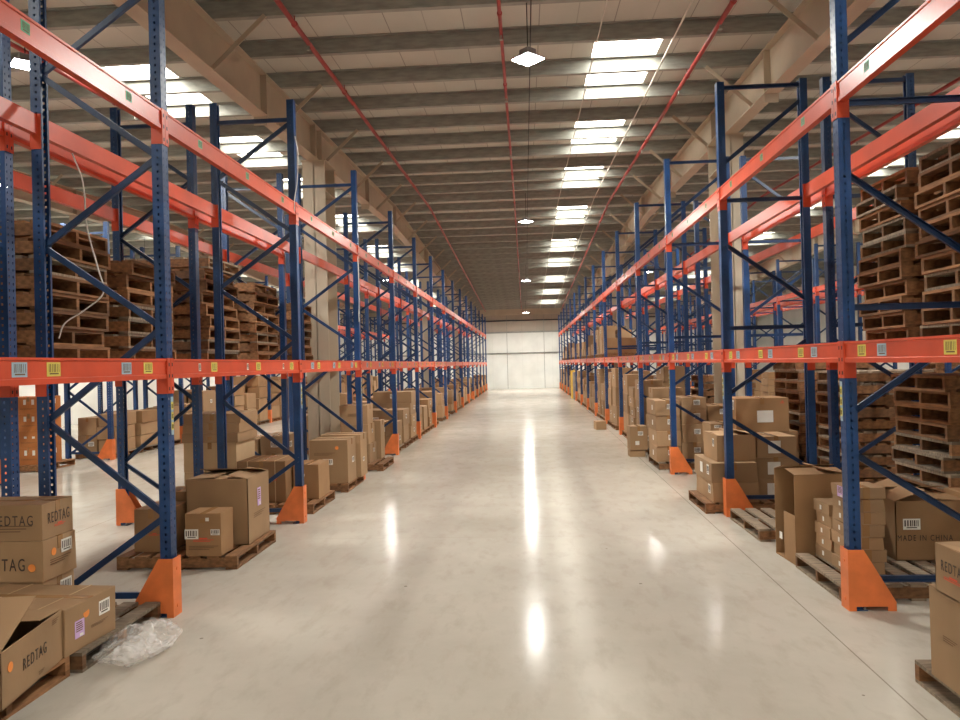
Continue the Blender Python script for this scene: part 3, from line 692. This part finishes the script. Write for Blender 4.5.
# tall wall of cartons before the third right guard
pallet(2.58, 12.25, 0, 'wooden pallet before the third right guard, heavily loaded', None, 0, 'woodgrey', False, 1.05, 1)
for cx, nm, mk, hs in ((2.2, 'aisle side', 'card', (.24, .24, .24, .24)), (2.60, 'middle', 'card', (.3, .28, .22, .2)), (3.0, 'inner', 'carddark', (.34, .3, .22))):
    z_ = PH
    for i, h in enumerate(hs):
        z_ = carton(cx, 12.2 + rnd.uniform(-.02, .02), z_, .38, .72, h - .002, '%s carton of the %s column before the third right guard' % (('bottom', 'second', 'third', 'fourth')[i], nm), 'carton wall before the third right guard', rnd.uniform(-.02, .02), mk, 'y',
                    [('-y', 'barcode', .6, .6, .1, .08), ('-x', 'plain', .6, .5, .08, .08)]) + .002
carton(2.36, 12.9, PH + .0, .5, .44, 1.12, 'tall narrow carton behind the carton wall, right rack', None, 0, 'card', 'x')
z_ = carton(2.75, 10.85 + .0, 0, .34, .42, .52, 'brown carton standing between the second and third right uprights', None, 0, 'card', 'y', [('-y', 'barcode', .3, .8, .1, .06)])
carton(2.75, 10.85, z_ + .002, .40, .42, .28, 'upper carton resting between the second and third right uprights', None, .05, 'card', 'y', [('-y', 'lines', .5, .6, .2, .06), ('-y', 'barcode', .25, .85, .1, .04)])
z_ = carton(1.95, 13.55, 0, .28, .30, .12, 'low small carton at the rack edge before the fourth right upright', None, 0, 'card', 'y', [('-y', 'plain', .5, .5, .06, .06)])
carton(1.96, 13.55, z_ + .002, .30, .34, .42, 'upright carton on a low one before the fourth right upright', None, .04, 'card', 'y', [('-y', 'barcode', .6, .7, .09, .07), ('-y', 'plain', .4, .3, .07, .07)])
# loose carton in the aisle
carton(1.83, 18.95, 0, .26, .34, .22, 'small lone carton standing in the aisle in front of the right racks', None, .1, 'card', None, (), [('-x', 2, .12), ('+x', 2, .12), ('-y', 3, .16), ('+y', 3, .16)])

# ---- rest of the racks, goods bay by bay
def heap(x, y, z, w, d, top, where, near_face, mk=None, pal=True):
    """cartons on a pallet in one or two columns"""
    if pal: z = pallet(x, y, z, 'loaded wooden pallet, %s' % where, 'loaded pallets along the racks', rnd.uniform(-.02, .02), rnd.choice(('wood', 'woodgrey')), False, w / PX, d / PY) + .002
    tot = top - z; nc = 2 if w > .8 and rnd.random() < .75 else 1
    for c in range(nc):
        h_ = tot * rnd.uniform(.8, 1.05); n = max(1, round(h_ / rnd.choice((.22, .28, .36, .48)))); cw = w * .96 / nc; zz = z
        for i in range(n):
            cx = x - w * .48 + cw * (c + .5)
            tier = 'only' if n == 1 else 'bottom' if i == 0 else 'top' if i == n - 1 else od(i) + ' from bottom'
            k = mk or rnd.choice(('card', 'card', 'card', 'carddark'))
            dc = []
            if y < 26 and rnd.random() < .7: dc.append((near_face, 'barcode', rnd.uniform(.3, .7), rnd.uniform(.4, .7), .12, .09))
            if y < 20 and rnd.random() < .5: dc.append(('-y', 'barcode', rnd.uniform(.3, .7), rnd.uniform(.4, .7), .12, .09))
            zz = carton(cx + rnd.uniform(-.015, .015), y + rnd.uniform(-.02, .02), zz, cw - .03, d * rnd.uniform(.84, .93), h_ / n - .002,
                        'brown carton, %s%s, %s' % (tier, (' outer' if (c == 0) == (x > 0) else ' inner') if nc == 2 else '', where), 'cartons, ' + where, rnd.uniform(-.03, .03), k, 'y', dc) + .002
SLOT = ('near', 'middle', 'far')
for side, key, s in (('left', 'LA', -1), ('right', 'RA', 1)):
    r = ROW[key]; cx = r[1] + s * .44
    for k in range(3, 14):
        y0 = r[4] + k * BAY
        for j in range(3):
            y = y0 + .56 + j * .97
            if side == 'right' and k in (9, 10) and j in (0, 1): continue
            if rnd.random() < .10: continue
            if side == 'right' and k in (3, 4): top = rnd.choice((1.4, 1.55, 1.25))
            else: top = rnd.uniform(.6, 1.15) if side == 'left' else rnd.uniform(.9, 1.5)
            heap(cx + s * .05, y, 0, .92, .84, top, '%s slot, %s bay, %s' % (SLOT[j], od(k + 1), r[5]), '+x' if s < 0 else '-x')
# bay 2 of both (between third and fourth uprights)
heap(2.62, 13.75 - .12, 0, .92, .6, 1.0, 'just before the fourth right upright', '-x')
# yellow carton and round wrapped bale far down on the right
tag(obj('wrapped_bale', (lambda b: b.mesh('wrapped_bale', M['wrap'], .05))(MB().prism([(.46 * math.cos(a * PI / 8), .55 * math.sin(a * PI / 8)) for a in range(16)], 2, 0, 1.25)), None, T((2.55, 33.9, .0))), 'bulging grey stretch-wrapped bale standing far down the right side', 'bale')
carton(2.25, 35.2, 0, .30, .7, 1.3, 'tall yellow carton far down the right side of the aisle', None, 0, 'yellowbox', None)
heap(2.75, 36.9, 0, .8, .8, 1.2, 'behind the yellow carton on the right', '-x')
# level one, right aisle rack, far goods
for k in range(5, 13):
    y0 = YR + k * BAY
    for j in range(3):
        if rnd.random() < .12: continue
        heap(2.62, y0 + .56 + j * .97, L1 + .002, .9, .82, L1 + rnd.uniform(.4, 1.0), 'shelf above %s slot, %s bay, %s' % (SLOT[j], od(k + 1), ROW['RA'][5]), '-x')
# pallet stacks on the lower shelf
for x, y, n, w in ((-4.20, 5.98, 8, 'on left rear shelf, nearest in view'), (-4.20, 7.26, 7, 'on left rear shelf beside second upright'),
                   (-4.20, 8.98, 9, 'on left rear shelf behind second upright'), (-4.20, 10.55, 8, 'on left rear shelf before third upright'),
                   (-4.20, 12.25, 7, 'on left rear shelf before the column'), (-4.20, 4.3, 8, 'on left rear shelf at picture edge')):
    pstack(x, y, L1 + .002, n, w)
for x, y, n, w in ((3.80, 7.1, 11, 'on right rear shelf behind first upright'), (3.79, 5.95, 11, 'on right rear shelf at picture edge'), (3.80, 4.4, 10, 'on right rear shelf beside the camera')):
    pstack(x, y, L1 + .002, n, w, .98, .86 if y > 7 else .92)
# pallet stacks on the floor of the second right rack
for x, y, n, w in ((4.02, 6.97, 11, 'on floor behind the large open carton'), (4.2, 9.35, 11, 'on floor behind first right upright'),
                   (4.05, 10.45, 12, 'on floor behind the big square box'), (3.9, 15.1, 10, 'on floor behind the right column')):
    pstack(x, y, 0, n, w, .95, .92)
# second racks floor goods
for side, key, s in (('left', 'LB', 1), ('right', 'RB', -1)):
    r = ROW[key]; cx = r[1] + s * .44
    for k in range(2 if side == 'left' else 4, 12):
        y0 = r[4] + k * BAY
        for j in range(3):
            y = y0 + .58 + j * .97
            if any(abs(y - cy) < .95 and (gx < 0) == (side == 'left') for gx, cy in COLS): continue
            if rnd.random() < .35: continue
            heap(cx, y, 0, .85, .8, rnd.uniform(.5, 1.3), '%s slot, %s bay, %s' % (SLOT[j], od(k + 1), r[5]), '+x' if s > 0 else '-x')
# across the left side aisle
r = ROW['LC']
pallet(-9.08, 13.15, 0, 'wooden pallet under the orange cartons across the left side aisle', None, 0, 'wood', False)
for c, cx in enumerate((-9.32, -8.87)):
    z_ = PH
    for i in range(4):
        z_ = carton(cx, 13.1, z_, .43, .6, .30, 'orange brown carton, %s of the %s column across the left side aisle' % (('bottom', 'second', 'third', 'top')[i], ('outer', 'aisle')[c]), 'orange cartons across the left side aisle', 0, 'cardred', 'y', [('-y', 'plain', .35, .7, .05, .09), ('-y', 'plain', .7, .7, .05, .09), ('-y', 'lines', .5, .3, .3, .02), ('+x', 'plain', .35, .7, .05, .09), ('+x', 'plain', .7, .7, .05, .09)]) + .002
for k in range(1, 12):
    y0 = r[4] + k * BAY
    for j in range(3):
        y = y0 + .58 + j * .97
        if abs(y - 12.6) < 1.9 or rnd.random() < .15: continue
        heap(r[1] - .44, y, 0, .88, .82, rnd.uniform(.8, 1.6), '%s slot, %s bay, %s' % (SLOT[j], od(k + 1), r[5]), '+x', None)
for k, n in ((2, 9), (3, 8), (4, 9)):
    pstack(-8.65, YL + k * BAY + 1.0, L1 + .002, n, 'on shelf, %s bay, left far rack' % od(k + 1))
r = ROW['RC']
for k in range(1, 8):
    y0 = r[4] + k * BAY
    for j in range(3):
        y = y0 + .58 + j * .97
        if rnd.random() < .3: continue
        if k < 4 and j != 1: pstack(r[1] + .44, y, 0, rnd.randint(8, 11), '%s slot, %s bay, %s' % (SLOT[j], od(k + 1), r[5]))
        else: heap(r[1] + .44, y, 0, .88, .82, rnd.uniform(.9, 1.5), '%s slot, %s bay, %s' % (SLOT[j], od(k + 1), r[5]), '-x')
emit_pallets(); emit_cartons()
print('cartons', len(CARTS), 'pallets', len(PALS))

# ------------------------------------------------------------------ services under the roof
def run(x, r, m, name, label, off, cat, heads=True, y0=YB + .5, y1=YF - .6):
    e = MB(); e.tube((x, y0, roofz(y0) + off), (x, YRIDGE, roofz(YRIDGE) + off), r, 0, 12); e.tube((x, YRIDGE, roofz(YRIDGE) + off), (x, y1, roofz(y1) + off), r, 0, 12)
    o = tag(obj(name, e.mesh(name, M[m])), label, cat)
    if heads:
        hd = MB().tube((0, 0, -r), (0, 0, -r - .05), .012).tube((0, 0, -r - .05), (0, 0, -r - .056), .028); hm = hd.mesh('sprinkler_head', M['galv'])
        hg = MB().tube((0, 0, r), (0, 0, -off), .006).tube((0, -.02, 0), (0, .02, 0), r + .008); hgm = hg.mesh('pipe_hanger', M[m])
        y = y0 + .8
        while y < y1:
            p = min(PURY, key=lambda q: abs(q - y))
            obj('sprinkler_head', hm, o, T((x, p + .6, roofz(p + .6) + off))); obj('pipe_hanger', hgm, o, T((x, p + .03, roofz(p) + off))); y += 3.0
for x, lab in ((-2.58, 'red sprinkler pipe under the roof along the left of the aisle'), (-.2, 'red sprinkler pipe under the roof over the middle of the aisle'), (2.42, 'red sprinkler pipe under the roof along the right of the aisle'),
               (-6.1, 'red sprinkler pipe above the left side aisle'), (6.6, 'red sprinkler pipe above the right side aisle')):
    run(x, .03 if abs(x) > 1 else .022, 'pipe', 'sprinkler_pipe', lab, -.10, 'pipe')
run(2.0, .012, 'conduit', 'electrical_conduit', 'thin pale conduit under the roof beside the right sprinkler pipe', -.008, 'conduit', False)
run(1.02, .009, 'conduit', 'electrical_conduit', 'thin pale conduit crossing below the rooflights', -.006, 'conduit', False)
run(.16, .007, 'dark', 'electrical_conduit', 'thin dark cable run feeding the aisle lamps', -.004, 'conduit', False)
LAMPS = [(.11, -3.0, 5.05), (.11, 8.5, 5.16), (.1, 20, 5.48), (.1, 32, 5.21), (.08, 45.2, 4.72)]
for x in (-5.7, 5.1): LAMPS += [(x, -2.6, 5.0), (x, 8.3, 5.3), (x, 20.3, 5.4), (x, 31, 5.3), (x, 44, 4.9)]
LAMPS += [(-9.6, 13.3, 5.25), (-12.5, 24, 5.2), (11.8, 13.3, 5.25), (11.8, 26, 5.2), (-12.5, 36, 5.0)]
for i, (x, y, z) in enumerate(LAMPS):
    zc = roofz(y)
    e = obj('ceiling_lamp', None, None, T((x, y, z)))
    ai = 0
    nm = {.11: 'aisle', .1: 'aisle', .08: 'aisle'}.get(x, 'left side aisle' if x < -1 else 'right side aisle')
    yl = 'behind the camera' if y < 0 else 'nearest' if y < 12 else 'second' if y < 22 else 'third' if y < 34 else 'farthest'
    tag(e, 'square white glowing LED lamp hanging over the %s, %s%s' % (nm, yl, ', near the outer racks' if abs(x) > 9 else ''), 'lamp', 'hanging LED lamps')
    a = PI / 4
    hs_ = obj('lamp_housing', MB().box(-.135, .135, -.135, .135, .012, .03).box(-.07, .07, -.07, .07, .03, .12).mesh('lamp_housing', M['lampbody'], .008), e, RZ(a))
    obj('diffuser', MB().box(-.13, .13, -.13, .13, 0, .011).mesh('diffuser', M['lampglow']), hs_)
    obj('suspension_cable', MB().tube((0, 0, .12), (0, 0, zc + .05 - z), .006).mesh('suspension_cable', M['dark']), e)
    ld = bpy.data.lights.new('lamp_light', 'AREA'); ld.shape = 'SQUARE'; ld.size = .26; ld.energy = 180 if abs(x) < 1 else 170; ld.color = (1, .985, .92)
    if y > 40: ld.energy *= 1.7
    if y < 0: ld.energy *= .3
    lo = bpy.data.objects.new('lamp_light', ld); C.objects.link(lo); lo.parent = e; lo.location = (0, 0, -.006); lo.rotation_euler = (0, 0, a)

# ------------------------------------------------------------------ loose cables
def wire(name, pts, r, label, m='cable'):
    P = [Vector(p) for p in pts]; P = [P[0] * 2 - P[1]] + P + [P[-1] * 2 - P[-2]]; q = []
    for i in range(1, len(P) - 2):
        for k in range(6):
            t = k / 6; a, b_, c, d = P[i - 1:i + 3]
            q.append(.5 * ((2 * b_) + (c - a) * t + (2 * a - 5 * b_ + 4 * c - d) * t * t + (3 * b_ - a - 3 * c + d) * t ** 3))
    q.append(P[-2]); b = MB(); n = 8
    for i, p in enumerate(q):
        d = (q[min(i + 1, len(q) - 1)] - q[max(i - 1, 0)]).normalized(); u = d.cross(Vector((0, 1, .01))).normalized(); v = d.cross(u)
        b.v += [tuple(p + u * (r * math.cos(2 * PI * k / n)) + v * (r * math.sin(2 * PI * k / n))) for k in range(n)]
        if i:
            for k in range(n): b.f.append(((i - 1) * n + k, (i - 1) * n + (k + 1) % n, i * n + (k + 1) % n, i * n + k)); b.m.append(0)
    tag(obj(name, b.mesh(name, M[m])), label, 'cable')
wire('hanging_cable', [(-3.45, 5.55, 3.42), (-3.40, 5.6, 3.2), (-3.42, 5.68, 2.86), (-3.38, 5.75, 2.55), (-3.36, 5.78, 2.36), (-3.5, 5.74, 2.22), (-3.62, 5.68, 2.12), (-3.66, 5.66, 2.0)], .006, 'white cable dangling in front of the left pallet stacks')
wire('hanging_cable', [(-2.50, 8.16, 4.30), (-2.47, 8.15, 4.1), (-2.49, 8.17, 3.8), (-2.515, 8.14, 3.6), (-2.512, 8.12, 3.45)], .006, 'white cable looped on the second left upright above the top beam')
wire('hanging_cable', [(-2.512, 11.22, 3.4), (-2.50, 11.2, 3.1), (-2.512, 11.23, 2.7), (-2.51, 11.2, 2.4)], .006, 'pale cable running down the third left upright')

# ------------------------------------------------------------------ world, camera, view
w = bpy.data.worlds.new('World'); bpy.context.scene.world = w; w.use_nodes = True
w.node_tree.nodes['Background'].inputs[0].default_value = (.75, .85, 1, 1); w.node_tree.nodes['Background'].inputs[1].default_value = .6
cam = bpy.data.cameras.new('camera'); cam.sensor_width = 36; cam.lens = 36 * 746.85 / 960; cam.clip_end = 200; cam.clip_start = .05
co = bpy.data.objects.new('camera', cam); C.objects.link(co)
R_ = Vector((.99782695, .06116592, -.02449724)); U_ = Vector((.02475705, -.00349328, .99968739)); D_ = Vector((-.06106123, .9981215, .00499998))
mm = Matrix((R_, U_, -D_)).transposed().to_4x4(); mm.translation = (0, 0, 1.72); co.matrix_world = mm
sc = bpy.context.scene; sc.camera = co
vs = sc.view_settings; vs.view_transform = 'Standard'; vs.look = 'None'; vs.gamma = 1; vs.use_curve_mapping = False; vs.exposure = .1
sc.cycles.use_denoising = True; sc.cycles.max_bounces = 7; sc.cycles.diffuse_bounces = 4; sc.cycles.glossy_bounces = 4; sc.cycles.transparent_max_bounces = 10
sc.cycles.sample_clamp_indirect = 6; sc.cycles.caustics_reflective = False; sc.cycles.caustics_refractive = False
